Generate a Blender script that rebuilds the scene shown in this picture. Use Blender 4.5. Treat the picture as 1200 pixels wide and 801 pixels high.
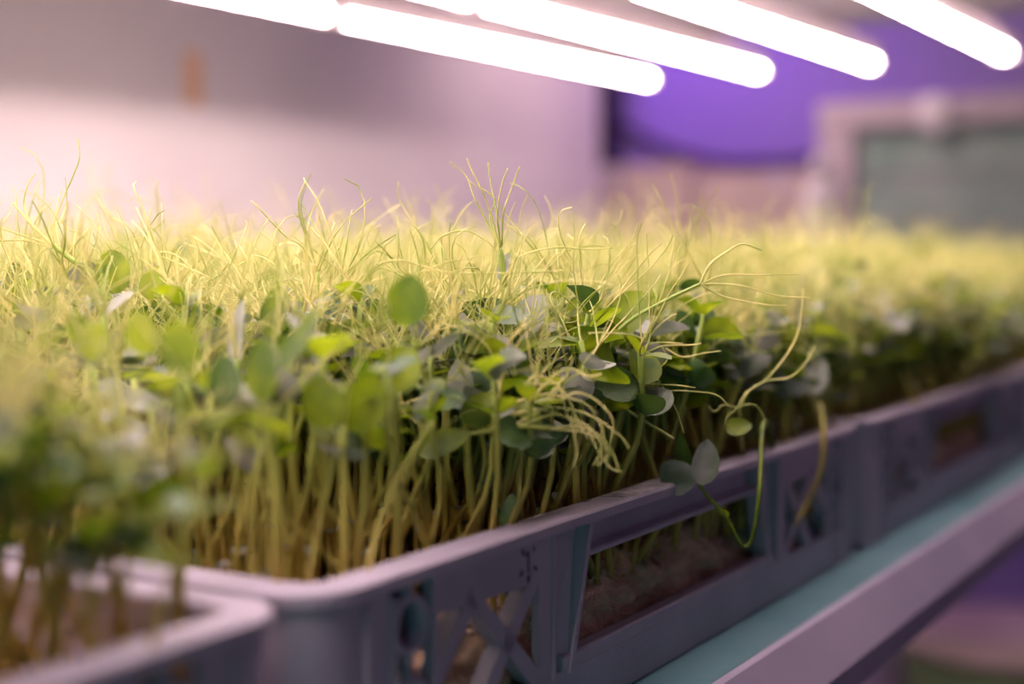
import bpy, math, random
import numpy as np
from mathutils import Vector, Matrix, noise

# ------------------------------------------------------------------ camera, world, lights, exposure
for o in list(bpy.data.objects):
    bpy.data.objects.remove(o)
SC = bpy.context.scene
COL = SC.collection
R = math.radians
YAW, PITCH, FPX = R(30.6), R(-3.107), 1667.0
SHELF = 0.90                      # top of the shelf deck
RIM = SHELF + 0.09                # top of the crate rims
MAT = SHELF + 0.050               # top of the growing mats
CAM = Vector((-0.359, -0.285, RIM + 0.1077))
cam_d = bpy.data.cameras.new('camera')
cam_d.lens, cam_d.sensor_width = 50.0, 36.0
cam_d.clip_start, cam_d.clip_end = 0.02, 50
cam_d.dof.use_dof = True
cam_d.dof.focus_distance = 0.650
cam_d.dof.aperture_fstop = 3.0
cam = bpy.data.objects.new('camera', cam_d)
COL.objects.link(cam)
cam.location = CAM
VIEW = Vector((math.cos(YAW) * math.cos(PITCH), math.sin(YAW) * math.cos(PITCH), math.sin(PITCH)))
cam.rotation_euler = VIEW.to_track_quat('-Z', 'Y').to_euler()
SC.camera = cam
RIGHT = Vector((math.sin(YAW), -math.cos(YAW), 0))
UP = RIGHT.cross(VIEW)

W = bpy.data.worlds.new('world')
SC.world = W
W.use_nodes = True
W.node_tree.nodes['Background'].inputs[0].default_value = (0.46, 0.33, 0.52, 1)
W.node_tree.nodes['Background'].inputs[1].default_value = 0.075
SC.cycles.diffuse_bounces = 8

def area(name, loc, aim, size, power, color, size_y=None):
    l = bpy.data.lights.new(name, 'AREA')
    l.energy, l.color, l.size = power, color, size
    if size_y:
        l.shape, l.size_y = 'RECTANGLE', size_y
    o = bpy.data.objects.new(name, l)
    COL.objects.link(o)
    o.location = loc
    o.rotation_euler = (Vector(aim) - Vector(loc)).to_track_quat('-Z', 'Y').to_euler()
    return o
# purple grow lamps of the far rack and of the rack across the aisle, plus two added fill lights
area('purple_lamp', (3.35, 1.7, 2.25), (4.0, 1.6, 1.55), 0.3, 7.5, (0.42, 0.15, 1.0))
area('purple_end_lamp', (3.3, 0.75, 2.3), (2.6, 1.4, 1.3), 0.3, 5, (0.40, 0.13, 1.0))
area('bench_fill', (2.35, 0.95, 1.95), (3.0, 1.0, 1.2), 0.3, 6, (1.0, 0.72, 0.74))  # added warm fill that brightens the boxes and bottle, no fixture there
area('aisle_lamp', (0.6, -1.7, 1.9), (0.5, 0.0, 0.9), 0.9, 1.2, (0.85, 0.50, 0.90))
area('teal_fill', (-1.6, -0.9, 0.75), (0.3, 0.0, 0.9), 0.3, 1.8, (0.10, 0.85, 0.80))  # added cool fill that tints the crate recesses teal
TUBE_STRENGTH = 50.0
TUBE_COLOR = (1.0, 0.77, 0.79)
vs = SC.view_settings
vs.view_transform, vs.look, vs.exposure, vs.gamma, vs.use_curve_mapping = 'Standard', 'None', 0.0, 1.0, False

# ------------------------------------------------------------------ helpers
def P(px, py, d):
    """World point seen at pixel (px, py) of the 1200x801 frame at depth d along the view axis."""
    return CAM + d * VIEW + RIGHT * ((px - 600) / FPX * d) - UP * ((py - 400.5) / FPX * d)

def nmat(name):
    m = bpy.data.materials.new(name)
    m.use_nodes = True
    nt = m.node_tree
    nt.nodes.clear()
    out = nt.nodes.new('ShaderNodeOutputMaterial')
    return m, nt, out

def N(nt, t, **kw):
    n = nt.nodes.new(t)
    for k, v in kw.items():
        if k.startswith('i_'):
            n.inputs[k[2:].replace('_', ' ')].default_value = v
        else:
            setattr(n, k, v)
    return n

def noisy(name, c1, c2, scale=30, rough=0.6, bump=0.0, detail=4, trans=0.0, tcol=None, spec=0.4, zgrad=None, metal=0.0, bscale=None):
    """Principled surface whose colour wanders between c1 and c2; optional translucency; optional tint along height."""
    m, nt, out = nmat(name)
    L = nt.links.new
    geo = N(nt, 'ShaderNodeNewGeometry')
    nz = N(nt, 'ShaderNodeTexNoise', i_Scale=scale, i_Detail=detail)
    L(geo.outputs['Position'], nz.inputs['Vector'])
    ramp = N(nt, 'ShaderNodeValToRGB')
    ramp.color_ramp.elements[0].position, ramp.color_ramp.elements[1].position = 0.36, 0.64
    ramp.color_ramp.elements[0].color, ramp.color_ramp.elements[1].color = (*c1, 1), (*c2, 1)
    L(nz.outputs['Fac'], ramp.inputs['Fac'])
    col = ramp.outputs['Color']
    if zgrad:
        z0, z1, ct = zgrad
        sep = N(nt, 'ShaderNodeSeparateXYZ')
        L(geo.outputs['Position'], sep.inputs[0])
        mr = N(nt, 'ShaderNodeMapRange')
        mr.inputs['From Min'].default_value, mr.inputs['From Max'].default_value = z0, z1
        L(sep.outputs['Z'], mr.inputs['Value'])
        mx = N(nt, 'ShaderNodeMix', data_type='RGBA')
        L(mr.outputs[0], mx.inputs['Factor'])
        L(col, mx.inputs['A'])
        mx.inputs['B'].default_value = (*ct, 1)
        col = mx.outputs['Result']
    b = N(nt, 'ShaderNodeBsdfPrincipled')
    b.inputs['Roughness'].default_value = rough
    b.inputs['Specular IOR Level'].default_value = spec
    b.inputs['Metallic'].default_value = metal
    L(col, b.inputs['Base Color'])
    if bump:
        nb = N(nt, 'ShaderNodeTexNoise', i_Scale=bscale or scale * 6, i_Detail=5)
        L(geo.outputs['Position'], nb.inputs['Vector'])
        bp = N(nt, 'ShaderNodeBump', i_Strength=bump, i_Distance=0.002)
        L(nb.outputs['Fac'], bp.inputs['Height'])
        L(bp.outputs[0], b.inputs['Normal'])
    last = b.outputs[0]
    if trans:
        tr = N(nt, 'ShaderNodeBsdfTranslucent')
        if tcol:
            mt = N(nt, 'ShaderNodeMix', data_type='RGBA', blend_type='MULTIPLY')
            mt.inputs['Factor'].default_value = 1
            L(col, mt.inputs['A'])
            mt.inputs['B'].default_value = (*tcol, 1)
            L(mt.outputs['Result'], tr.inputs['Color'])
        else:
            L(col, tr.inputs['Color'])
        ms = N(nt, 'ShaderNodeMixShader')
        ms.inputs[0].default_value = trans
        L(last, ms.inputs[1])
        L(tr.outputs[0], ms.inputs[2])
        last = ms.outputs[0]
    L(last, out.inputs[0])
    return m

def emitter(name, color, strength):
    m, nt, out = nmat(name)
    e = N(nt, 'ShaderNodeEmission')
    e.inputs[0].default_value, e.inputs[1].default_value = (*color, 1), strength
    nt.links.new(e.outputs[0], out.inputs[0])
    return m

M = {}
M['leaf'] = noisy('leaf_green', (0.07, 0.13, 0.007), (0.23, 0.30, 0.016), 55, 0.42, 0.25, 2, trans=0.48, tcol=(1.3, 1.3, 0.55), bscale=900)
M['waxy'] = noisy('leaf_waxy_underside', (0.15, 0.19, 0.12), (0.36, 0.37, 0.31), 60, 0.6, 0.2, 2, trans=0.22, bscale=900)
M['deep'] = noisy('leaf_dark', (0.03, 0.075, 0.02), (0.08, 0.15, 0.03), 60, 0.45, 0.25, 2, trans=0.2, tcol=(1.3, 1.3, 0.5), bscale=900)
M['stem'] = noisy('stem', (0.50, 0.36, 0.08), (0.50, 0.44, 0.10), 90, 0.45, 0, 2, trans=0.3, zgrad=(MAT + 0.035, MAT + 0.11, (0.36, 0.48, 0.09)))
M['tendril'] = noisy('tendril', (0.34, 0.43, 0.07), (0.80, 0.74, 0.31), 45, 0.45, 0, 2, trans=0.35)
M['mat'] = noisy('growing_mat', (0.46, 0.27, 0.17), (0.86, 0.60, 0.42), 70, 0.95, 1.0, 6, bscale=500)
M['fuzz'] = noisy('root_fuzz', (0.52, 0.36, 0.26), (0.80, 0.62, 0.46), 90, 0.9)
M['crate'] = noisy('crate_plastic', (0.38, 0.34, 0.41), (0.46, 0.41, 0.48), 18, 0.42, 0.12, 5, bscale=400)
M['mark'] = noisy('stamped_mark', (0.07, 0.06, 0.09), (0.10, 0.08, 0.12), 60, 0.7)
M['residue'] = noisy('label_residue', (0.30, 0.29, 0.30), (0.72, 0.66, 0.66), 160, 0.8, 0.5)
M['deck'] = noisy('shelf_deck', (0.06, 0.155, 0.18), (0.085, 0.19, 0.21), 14, 0.45, 0.1, bscale=200)
M['lip'] = noisy('shelf_lip', (0.30, 0.26, 0.36), (0.36, 0.31, 0.41), 8, 0.5, 0.1, bscale=200)
M['steel'] = noisy('painted_steel', (0.36, 0.32, 0.38), (0.44, 0.40, 0.45), 10, 0.5)
M['housing'] = noisy('lamp_housing', (0.40, 0.33, 0.34), (0.46, 0.38, 0.38), 12, 0.5)
M['diffuser'] = emitter('lamp_diffuser', TUBE_COLOR, TUBE_STRENGTH)
M['cap'] = noisy('lamp_cap', (0.62, 0.52, 0.54), (0.7, 0.6, 0.6), 12, 0.5)
M['panel'] = noisy('white_panel', (0.75, 0.68, 0.65), (0.81, 0.74, 0.70), 3, 0.75)
M['tape'] = noisy('orange_tape', (0.80, 0.45, 0.22), (0.85, 0.52, 0.28), 40, 0.6)
M['wall'] = noisy('room_wall', (0.50, 0.42, 0.62), (0.57, 0.48, 0.68), 2, 0.85)
M['floor'] = noisy('room_floor', (0.34, 0.30, 0.34), (0.42, 0.37, 0.41), 3, 0.6, 0.1)
M['ceil'] = noisy('room_ceiling', (0.34, 0.31, 0.36), (0.40, 0.37, 0.42), 3, 0.85)
M['card'] = noisy('cardboard', (0.56, 0.44, 0.40), (0.64, 0.51, 0.46), 9, 0.85)
M['black'] = noisy('dark_post', (0.02, 0.015, 0.02), (0.035, 0.025, 0.03), 20, 0.6)
M['frame'] = noisy('pale_frame', (0.54, 0.45, 0.50), (0.60, 0.51, 0.56), 8, 0.55)
M['board'] = noisy('grey_green_board', (0.26, 0.38, 0.32), (0.40, 0.50, 0.44), 9, 0.8)
M['white'] = noisy('white_plastic', (0.82, 0.76, 0.78), (0.88, 0.82, 0.84), 9, 0.4)
M['greenbin'] = noisy('green_plastic', (0.14, 0.22, 0.09), (0.20, 0.30, 0.12), 9, 0.5)
MI = ['stem', 'leaf', 'waxy', 'deep', 'tendril']

def mesh_np(name, V, faces, mats, fmat=None, smooth=True):
    """V (n,3); faces: list of tuples or (m,k) array with -1 padding for triangles."""
    me = bpy.data.meshes.new(name)
    if isinstance(faces, np.ndarray):
        V = np.asarray(V, np.float32)
        m = len(faces)
        tri = faces[:, 3] < 0
        cnt = np.where(tri, 3, 4).astype(np.int32)
        start = np.concatenate(([0], np.cumsum(cnt)[:-1])).astype(np.int32)
        idx = faces.reshape(-1)
        idx = idx[idx >= 0].astype(np.int32)
        me.vertices.add(len(V))
        me.vertices.foreach_set('co', V.reshape(-1))
        me.loops.add(len(idx))
        me.loops.foreach_set('vertex_index', idx)
        me.polygons.add(m)
        me.polygons.foreach_set('loop_start', start)
        me.polygons.foreach_set('loop_total', cnt)
        if fmat is not None:
            me.polygons.foreach_set('material_index', np.asarray(fmat, np.int32))
        me.polygons.foreach_set('use_smooth', np.full(m, smooth))
        me.update(calc_edges=True)
    else:
        me.from_pydata([tuple(v) for v in V], [], faces)
        if smooth:
            me.polygons.foreach_set('use_smooth', [True] * len(me.polygons))
    for k in mats:
        me.materials.append(M[k])
    return me

def link(name, me, parent=None, loc=None, rz=None):
    o = bpy.data.objects.new(name, me)
    COL.objects.link(o)
    if parent:
        o.parent = parent
    if loc is not None:
        o.location = loc
    if rz is not None:
        o.rotation_euler.z = rz
    return o

def tag(o, label=None, cat=None, group=None, kind=None):
    for k, v in (('label', label), ('category', cat), ('group', group), ('kind', kind)):
        if v:
            o[k] = v
    return o

class MB:
    """Collects boxes, prisms and tubes; build() links them as one mesh."""
    def __init__(s):
        s.v, s.f = [], []
    def add(s, V, F):
        n = len(s.v)
        s.v += [tuple(v) for v in V]
        s.f += [tuple(i + n for i in f) for f in F]
        return s
    def box(s, a, b, c=0.0):
        """Axis box a..b with chamfered vertical and horizontal edges of size c."""
        (x0, y0, z0), (x1, y1, z1) = a, b
        if c <= 0:
            V = [(x0, y0, z0), (x1, y0, z0), (x1, y1, z0), (x0, y1, z0), (x0, y0, z1), (x1, y0, z1), (x1, y1, z1), (x0, y1, z1)]
            return s.add(V, [(0, 3, 2, 1), (4, 5, 6, 7), (0, 1, 5, 4), (1, 2, 6, 5), (2, 3, 7, 6), (3, 0, 4, 7)])
        def ring(i, z):
            return [(x0 + i + c, y0 + i, z), (x1 - i - c, y0 + i, z), (x1 - i, y0 + i + c, z), (x1 - i, y1 - i - c, z),
                    (x1 - i - c, y1 - i, z), (x0 + i + c, y1 - i, z), (x0 + i, y1 - i - c, z), (x0 + i, y0 + i + c, z)]
        V = ring(c, z0) + ring(0, z0 + c) + ring(0, z1 - c) + ring(c, z1)
        F = [tuple(range(7, -1, -1)), tuple(range(24, 32))]
        for r in range(3):
            for k in range(8):
                F.append((r * 8 + k, r * 8 + (k + 1) % 8, r * 8 + 8 + (k + 1) % 8, r * 8 + 8 + k))
        return s.add(V, F)
    def prism(s, poly, y0, y1):
        """Polygon in XZ (counter-clockwise seen from -Y) between y0 and y1."""
        n = len(poly)
        V = [(x, y0, z) for x, z in poly] + [(x, y1, z) for x, z in poly]
        F = [tuple(range(n)), tuple(range(2 * n - 1, n - 1, -1))]
        F += [(k, k + n, (k + 1) % n + n, (k + 1) % n) for k in range(n)]
        return s.add(V, F)
    def bar(s, a, b, w, y0, y1):
        """Straight bar of width w between two XZ points."""
        dx, dz = b[0] - a[0], b[1] - a[1]
        l = math.hypot(dx, dz)
        nx, nz = -dz / l * w / 2, dx / l * w / 2
        return s.prism([(a[0] - nx, a[1] - nz), (b[0] - nx, b[1] - nz), (b[0] + nx, b[1] + nz), (a[0] + nx, a[1] + nz)], y0, y1)
    def tube(s, pts, rad, sides=8, caps=True):
        V, F = tube(pts, rad, sides, caps)
        return s.add(V, [tuple(i for i in f if i >= 0) for f in F])
    def lathe(s, prof, n=20, center=(0, 0)):
        V, F = [], []
        for r, z in prof:
            V += [(center[0] + r * math.cos(2 * math.pi * k / n), center[1] + r * math.sin(2 * math.pi * k / n), z) for k in range(n)]
        for i in range(len(prof) - 1):
            for k in range(n):
                F.append((i * n + k, i * n + (k + 1) % n, i * n + n + (k + 1) % n, i * n + n + k))
        F += [tuple(range(n - 1, -1, -1)), tuple(range((len(prof) - 1) * n, len(prof) * n))]
        return s.add(V, F)
    def mesh(s, name, mat, smooth=False):
        return mesh_np(name, s.v, s.f, [mat], smooth=smooth)
    def build(s, name, mat, parent=None, loc=None, smooth=False):
        return link(name, s.mesh(name, mat, smooth), parent, loc)

def tube(pts, rad, sides=6, caps=True):
    """Tapered tube along points; returns V (n,3), F (m,4) with -1 padding."""
    pts = np.asarray(pts, float)
    n = len(pts)
    rad = np.full(n, rad) if np.isscalar(rad) else np.asarray(rad, float)
    T = np.gradient(pts, axis=0)
    T /= np.linalg.norm(T, axis=1)[:, None] + 1e-12
    ref = np.array([0.31, 0.89, 0.33]) if abs(T[0][1]) < 0.8 else np.array([0.93, 0.1, 0.33])
    V = np.empty((n, sides, 3))
    u = np.cross(T[0], ref)
    u /= np.linalg.norm(u)
    a = np.arange(sides) * 2 * np.pi / sides
    ca, sa = np.cos(a)[:, None], np.sin(a)[:, None]
    for i in range(n):
        u = u - T[i] * np.dot(u, T[i])
        u /= np.linalg.norm(u) + 1e-12
        w = np.cross(T[i], u)
        V[i] = pts[i] + rad[i] * (ca * u + sa * w)
    V = V.reshape(-1, 3)
    F = []
    for i in range(n - 1):
        for k in range(sides):
            k2 = (k + 1) % sides
            F.append((i * sides + k, i * sides + k2, (i + 1) * sides + k2, (i + 1) * sides + k))
    if caps:
        for base, flip in ((0, True), ((n - 1) * sides, False)):
            for k in range(1, sides - 1):
                t = (base, base + k, base + k + 1)
                F.append((t[::-1] if flip else t) + (-1,))
    return V, np.array(F, np.int64)

def spline(pts, n):
    """Catmull-Rom through the points, n samples."""
    p = [np.array(q, float) for q in pts]
    p = [2 * p[0] - p[1]] + p + [2 * p[-1] - p[-2]]
    segs = len(p) - 3
    out = []
    for t in np.linspace(0, segs - 1e-6, n):
        i = int(t)
        f = t - i
        a, b, c, d = p[i:i + 4]
        out.append(0.5 * (2 * b + (c - a) * f + (2 * a - 5 * b + 4 * c - d) * f * f + (3 * b - a - 3 * c + d) * f ** 3))
    return np.array(out)

# ------------------------------------------------------------------ the room
def slab(name, a, b, mat, kind='structure'):
    o = MB().box(a, b).build(name, mat)
    o['kind'] = kind
    return o
slab('floor', (-2.6, -2.6, -0.1), (4.1, 2.4, 0.0), 'floor')
slab('wall_back', (4.0, -2.6, 0.0), (4.1, 2.4, 2.7), 'wall')
slab('wall_left', (-2.6, 1.40, 0.0), (2.93, 1.48, 2.7), 'panel')
slab('wall_alcove', (-2.6, 2.3, 0.0), (4.0, 2.4, 2.7), 'wall')
slab('ceiling', (-2.6, -2.6, 2.7), (4.1, 2.4, 2.8), 'ceil')

# ------------------------------------------------------------------ the rack
rack = link('shelf_rack', None, loc=(0.6, 0.4, 0))
tag(rack, 'steel grow rack with teal deck and mauve front lip under the crates', 'rack')
def rk(mb, name, mat):
    o = mb.build(name, mat)
    o.parent = rack
    o.matrix_parent_inverse = Matrix.Translation((-0.6, -0.4, 0))
    return o
rk(MB().box((-0.95, -0.030, SHELF - 0.02), (1.84, 0.845, SHELF), 0.002), 'deck', 'deck')
lp = [(-0.030, SHELF - 0.020), (-0.030, SHELF + 0.001), (-0.035, SHELF + 0.001), (-0.0505, SHELF - 0.0245), (-0.0505, SHELF - 0.040), (-0.046, SHELF - 0.040), (-0.046, SHELF - 0.026)]
ln = len(lp)
rk(MB().add([(-0.95, y, z) for y, z in lp] + [(1.84, y, z) for y, z in lp],
            [tuple(range(ln)), tuple(range(2 * ln - 1, ln - 1, -1))] + [(k, k + ln, (k + 1) % ln + ln, (k + 1) % ln) for k in range(ln)]), 'lip', 'lip')
rk(MB().box((-0.95, -0.094, 1.47), (1.84, 0.845, 1.50), 0.002), 'upper_deck', 'steel')
rk(MB().box((-0.95, -0.100, 1.455), (1.84, -0.094, 1.50), 0.0015), 'upper_lip', 'lip')
rk(MB().box((-0.95, 0.0, 0.30), (1.84, 0.845, 0.33), 0.002), 'lower_deck', 'steel')
for x in (-0.93, 0.42, 1.79):
    for y in (-0.01, 0.80):
        rk(MB().box((x, y, 0.0), (x + 0.03, y + 0.03, SHELF - 0.019), 0.003), 'post', 'steel')
        rk(MB().tube([(x + 0.015, y + 0.015, 1.49), (x + 0.015, y + 0.015, 2.7)], 0.004, 6), 'hanging_rod', 'steel')
q = P(226, 92, 1.0)
dirv = (q - CAM)
q = CAM + dirv * ((1.40 - CAM.y) / dirv.y)
tp = MB().box((q.x - 0.020, 1.398, q.z - 0.045), (q.x + 0.020, 1.400, q.z + 0.045), 0.0005).build('tape_strip', 'tape')
tag(tp, 'short orange tape strip stuck upright on the white wall', 'tape')

# ------------------------------------------------------------------ lamp battens
def lamp_z(x):
    return 1.397 - 0.0255 * (1.72 - x)
def make_lamp(x0, x1, y, label):
    zc = (lamp_z(x0) + lamp_z(x1)) / 2
    L = x1 - x0
    root = link('led_batten', None, loc=((x0 + x1) / 2, y, zc))
    root.rotation_euler.y = -math.atan((lamp_z(x1) - lamp_z(x0)) / L)
    h = L / 2
    # housing: trapezoid channel above the diffuser
    prof = [(-0.013, 0.0), (0.013, 0.0), (0.013, 0.010), (0.008, 0.024), (-0.008, 0.024), (-0.013, 0.010)]
    n = len(prof)
    V = [(-h, a, b) for a, b in prof] + [(h, a, b) for a, b in prof]
    F = [tuple(range(n - 1, -1, -1)), tuple(range(n, 2 * n))] + [(k, (k + 1) % n, (k + 1) % n + n, k + n) for k in range(n)]
    MB().add(V, F).build('housing', 'housing', root)
    arc = [(-0.0095 * math.cos(math.pi * k / 10), -0.0125 * math.sin(math.pi * k / 10) - 0.0002) for k in range(11)]
    n = 11
    V = [(-h + 0.008, a, b) for a, b in arc] + [(h - 0.008, a, b) for a, b in arc]
    F = [(k, k + 1, k + 1 + n, k + n) for k in range(n - 1)] + [tuple(range(n - 1, -1, -1)), tuple(range(n, 2 * n))]
    MB().add(V, F).build('diffuser', 'diffuser', root, smooth=False)
    for s in (-1, 1):
        xa, xb = sorted((s * h, s * (h - 0.008)))
        MB().box((xa, -0.0135, -0.0140), (xb, 0.0135, 0.002), 0.001).build('end_cap', 'cap', root)
        MB().tube([(s * h * 0.7, 0, 0.022), (s * h * 0.7, 0, 1.468 - zc - s * h * 0.7 * 0.0255)], 0.0015, 6).build('hanger', 'housing', root)
    tag(root, label, 'lamp', 'lamp battens over the crates')
    return root
rows = [0.690, 0.506, 0.332, 0.144, -0.010]  # last row is an unseen addition that brightens the rim and front stems
rown = ['closest to the white wall', 'second from the white wall', 'third from the white wall', 'fourth from the white wall', 'added out of view to light the front rim']
for y, rn in zip(rows, rown):
    make_lamp(0.905, 1.72, y, 'glowing pinkish-white batten at the rack end, ' + rn)
    make_lamp(0.06, 0.895, y, 'glowing batten over the dial-marked crate, ' + rn)
    make_lamp(-0.785, 0.05, y, 'glowing batten beyond the end-to-end joint, ' + rn)

# ------------------------------------------------------------------ the crates
CL, CW, CH = 0.597, 0.397, 0.09
def rrect(inset, seg=6, r0=0.022):
    r = max(r0 - inset, 0.004)
    out = []
    for cx, cy, a0 in ((CL - inset - r, inset + r, -90), (CL - inset - r, CW - inset - r, 0), (inset + r, CW - inset - r, 90), (inset + r, inset + r, 180)):
        for k in range(seg + 1):
            a = R(a0 + 90 * k / seg)
            out.append((cx + r * math.cos(a), cy + r * math.sin(a)))
    return out
def sweep(profile):
    V, F = [], []
    rings = [[(x, y, z) for x, y in rrect(i)] for i, z in profile]
    n, m = len(rings[0]), len(rings)
    for r in rings:
        V += r
    for i in range(m):
        for k in range(n):
            j = (i + 1) % m
            F.append((i * n + k, i * n + (k + 1) % n, j * n + (k + 1) % n, j * n + k))
    return V, F
def mirror(poly):
    return [(CL - x, z) for x, z in poly][::-1]
rim_me = MB().add(*sweep([(0.0, 0.0848), (0.0, 0.0888), (0.0012, 0.09), (0.0150, 0.09), (0.0162, 0.0888), (0.0162, 0.0800), (0.0140, 0.0800), (0.0138, 0.0865), (0.0022, 0.0868), (0.0020, 0.0848)][::-1])).mesh('rim', 'crate')
base_mb = MB().box((0.006, 0.006, 0.0), (CL - 0.006, CW - 0.006, 0.004), 0.001)
for k in range(1, 8):
    base_mb.box((0.01, k * CW / 8 - 0.002, 0.004), (CL - 0.01, k * CW / 8 + 0.002, 0.007))
base_me = base_mb.mesh('base', 'crate')
def corner_mesh():
    V, F = [], []
    pts = []
    for inset in (0.003, 0.0065):
        r = 0.022 - inset
        arc = [(0.0225 + 0.022, inset)] + [(0.022 - r * math.sin(R(90 * k / 8)), 0.022 - r * math.cos(R(90 * k / 8))) for k in range(9)] + [(inset, 0.0225 + 0.022)]
        pts.append(arc)
    n = len(pts[0])
    for z in (0.0, 0.0865):
        for a in pts:
            V += [(x, y, z) for x, y in a]
    for k in range(n - 1):
        F += [(k, k + 1, 2 * n + k + 1, 2 * n + k), (n + k + 1, n + k, 3 * n + k, 3 * n + k + 1)]
        F += [(2 * n + k, 2 * n + k + 1, 3 * n + k + 1, 3 * n + k), (k + 1, k, n + k, n + k + 1)]
    F += [(0, 2 * n, 3 * n, n), (n - 1, 2 * n - 1, 4 * n - 1, 3 * n - 1)]
    mb = MB().add(V, F)
    for x in (0.0285, 0.0435):                       # two stiffening ribs on the long face
        mb.box((x, 0.0012, 0.0), (x + 0.0022, 0.0035, 0.0806), 0.0004)
    return mb.mesh('corner_post', 'crate')
corner_me = corner_mesh()
# long side: everything in the XZ plane of the front face, outer face at y ~ 0.003
def side_mesh():
    mb = MB()
    y0, y1 = 0.0030, 0.0065
    mb.box((0.0445, y0, 0.0), (CL - 0.0445, y1, 0.024), 0.0008)                    # bottom rail
    for f in (lambda p: p, mirror):
        mb.prism(f([(0.0730, 0.0690), (0.1500, 0.0660), (0.1500, 0.0866), (0.0730, 0.0866)]), y0, y1)   # plain field with the stamped dial
        mb.prism(f([(0.0690, 0.023), (0.0730, 0.023), (0.0730, 0.0866), (0.0690, 0.0866)]), y0 - 0.0015, y1)
        mb.prism(f([(0.1500, 0.023), (0.1620, 0.023), (0.1620, 0.0866), (0.1500, 0.0866)]), y0, y1)
        mb.prism(f([(0.0445, 0.083), (0.0700, 0.083), (0.0700, 0.0866), (0.0445, 0.0866)]), y0, y1)
        # recessed back plate behind the ring column
        mb.prism(f([(0.0445, 0.020), (0.0700, 0.020), (0.0700, 0.0866), (0.0445, 0.0866)]), 0.0125, 0.0140)
    # sill and hand rail of the long opening
    mb.box((0.170, y0 - 0.001, 0.0225), (CL - 0.170, 0.0095, 0.0300), 0.0010)
    return mb.mesh('side_panel', 'crate')
side_me = side_mesh()
def gusset_mesh(flip):
    mb = MB()
    f = mirror if flip else (lambda p: p)
    mb.prism(f([(0.1610, 0.022), (0.1775, 0.022), (0.1965, 0.0866), (0.1610, 0.0866)]), 0.0085, 0.0115)   # recessed web
    mb.prism(f([(0.1745, 0.022), (0.1780, 0.022), (0.1975, 0.0866), (0.1940, 0.0866)]), 0.0015, 0.0115)   # slanting flange beside the opening
    mb.prism(f([(0.1610, 0.022), (0.1630, 0.022), (0.1630, 0.0866), (0.1610, 0.0866)]), 0.0020, 0.0115)
    # sloping facet rising from the web to the flange
    pr = [(0.1630, 0.024), (0.1750, 0.024), (0.1905, 0.0780)]
    if flip:
        pr = [(CL - x, z) for x, z in pr]
    a, b, c = pr
    mb.add([(a[0], 0.0085, a[1]), (b[0], 0.0030, b[1]), (c[0], 0.0085, c[1]), (b[0], 0.0085, b[1])], [(0, 1, 2), (1, 3, 2), (0, 3, 1)])
    return mb.mesh('gusset', 'crate')
gus_me = [gusset_mesh(False), gusset_mesh(True)]
rail_me = MB().box((0.196, 0.0025, 0.0690), (CL - 0.196, 0.0115, 0.0718), 0.0008).box((0.196, 0.0095, 0.0710), (CL - 0.196, 0.0115, 0.0866)).mesh('hand_rail', 'crate')
def ring_mesh():
    mb = MB()
    n = 24
    ro, ri = 0.0112, 0.0088
    V, F = [], []
    for y in (0.0028, 0.0125):
        for r in (ro, ri):
            V += [(r * math.cos(2 * math.pi * k / n), y, r * math.sin(2 * math.pi * k / n)) for k in range(n)]
    for k in range(n):
        j = (k + 1) % n
        F += [(k, n + k, n + j, j), (2 * n + k, 2 * n + j, 3 * n + j, 3 * n + k), (k, j, 2 * n + j, 2 * n + k), (n + k, 3 * n + k, 3 * n + j, n + j)]
    mb.add(V, F)
    for s in (-1, 1):
        a, b = sorted((s * ro * 0.95, s * 0.0128))
        mb.box((a, 0.0032, -0.0012), (b, 0.0125, 0.0012))
        a, b = sorted((s * ro * 0.95, s * 0.0145))
        mb.box((-0.0012, 0.0032, a), (0.0012, 0.0125, b))
    return mb.mesh('ring', 'crate', True)
ring_me = ring_mesh()
def bar_mesh(a, b, flip):
    mb = MB()
    if flip:
        a, b = (CL - b[0], b[1]), (CL - a[0], a[1])
    mb.bar(a, b, 0.0074, 0.0028, 0.0100)
    return mb.mesh('lattice_bar', 'crate')
BARS = [((0.0600, 0.030), (0.0990, 0.0700)), ((0.0960, 0.0725), (0.1500, 0.0240)), ((0.1020, 0.0225), (0.1485, 0.0700))]
bars_me = [bar_mesh(a, b, fl) for fl in (False, True) for a, b in BARS]
def end_mesh():
    mb = MB()
    mb.box((0.003, 0.0445, 0.0), (0.0065, CW - 0.0445, 0.030), 0.0008)
    mb.box((0.003, 0.0445, 0.062), (0.0065, CW - 0.0445, 0.0866), 0.0008)
    for k in range(6):
        y = 0.0445 + k * (CW - 0.089 - 0.012) / 5
        mb.box((0.003, y, 0.028), (0.0085, y + 0.012, 0.064), 0.0008)
    return mb.mesh('end_panel', 'crate')
end_me = end_mesh()

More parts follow.
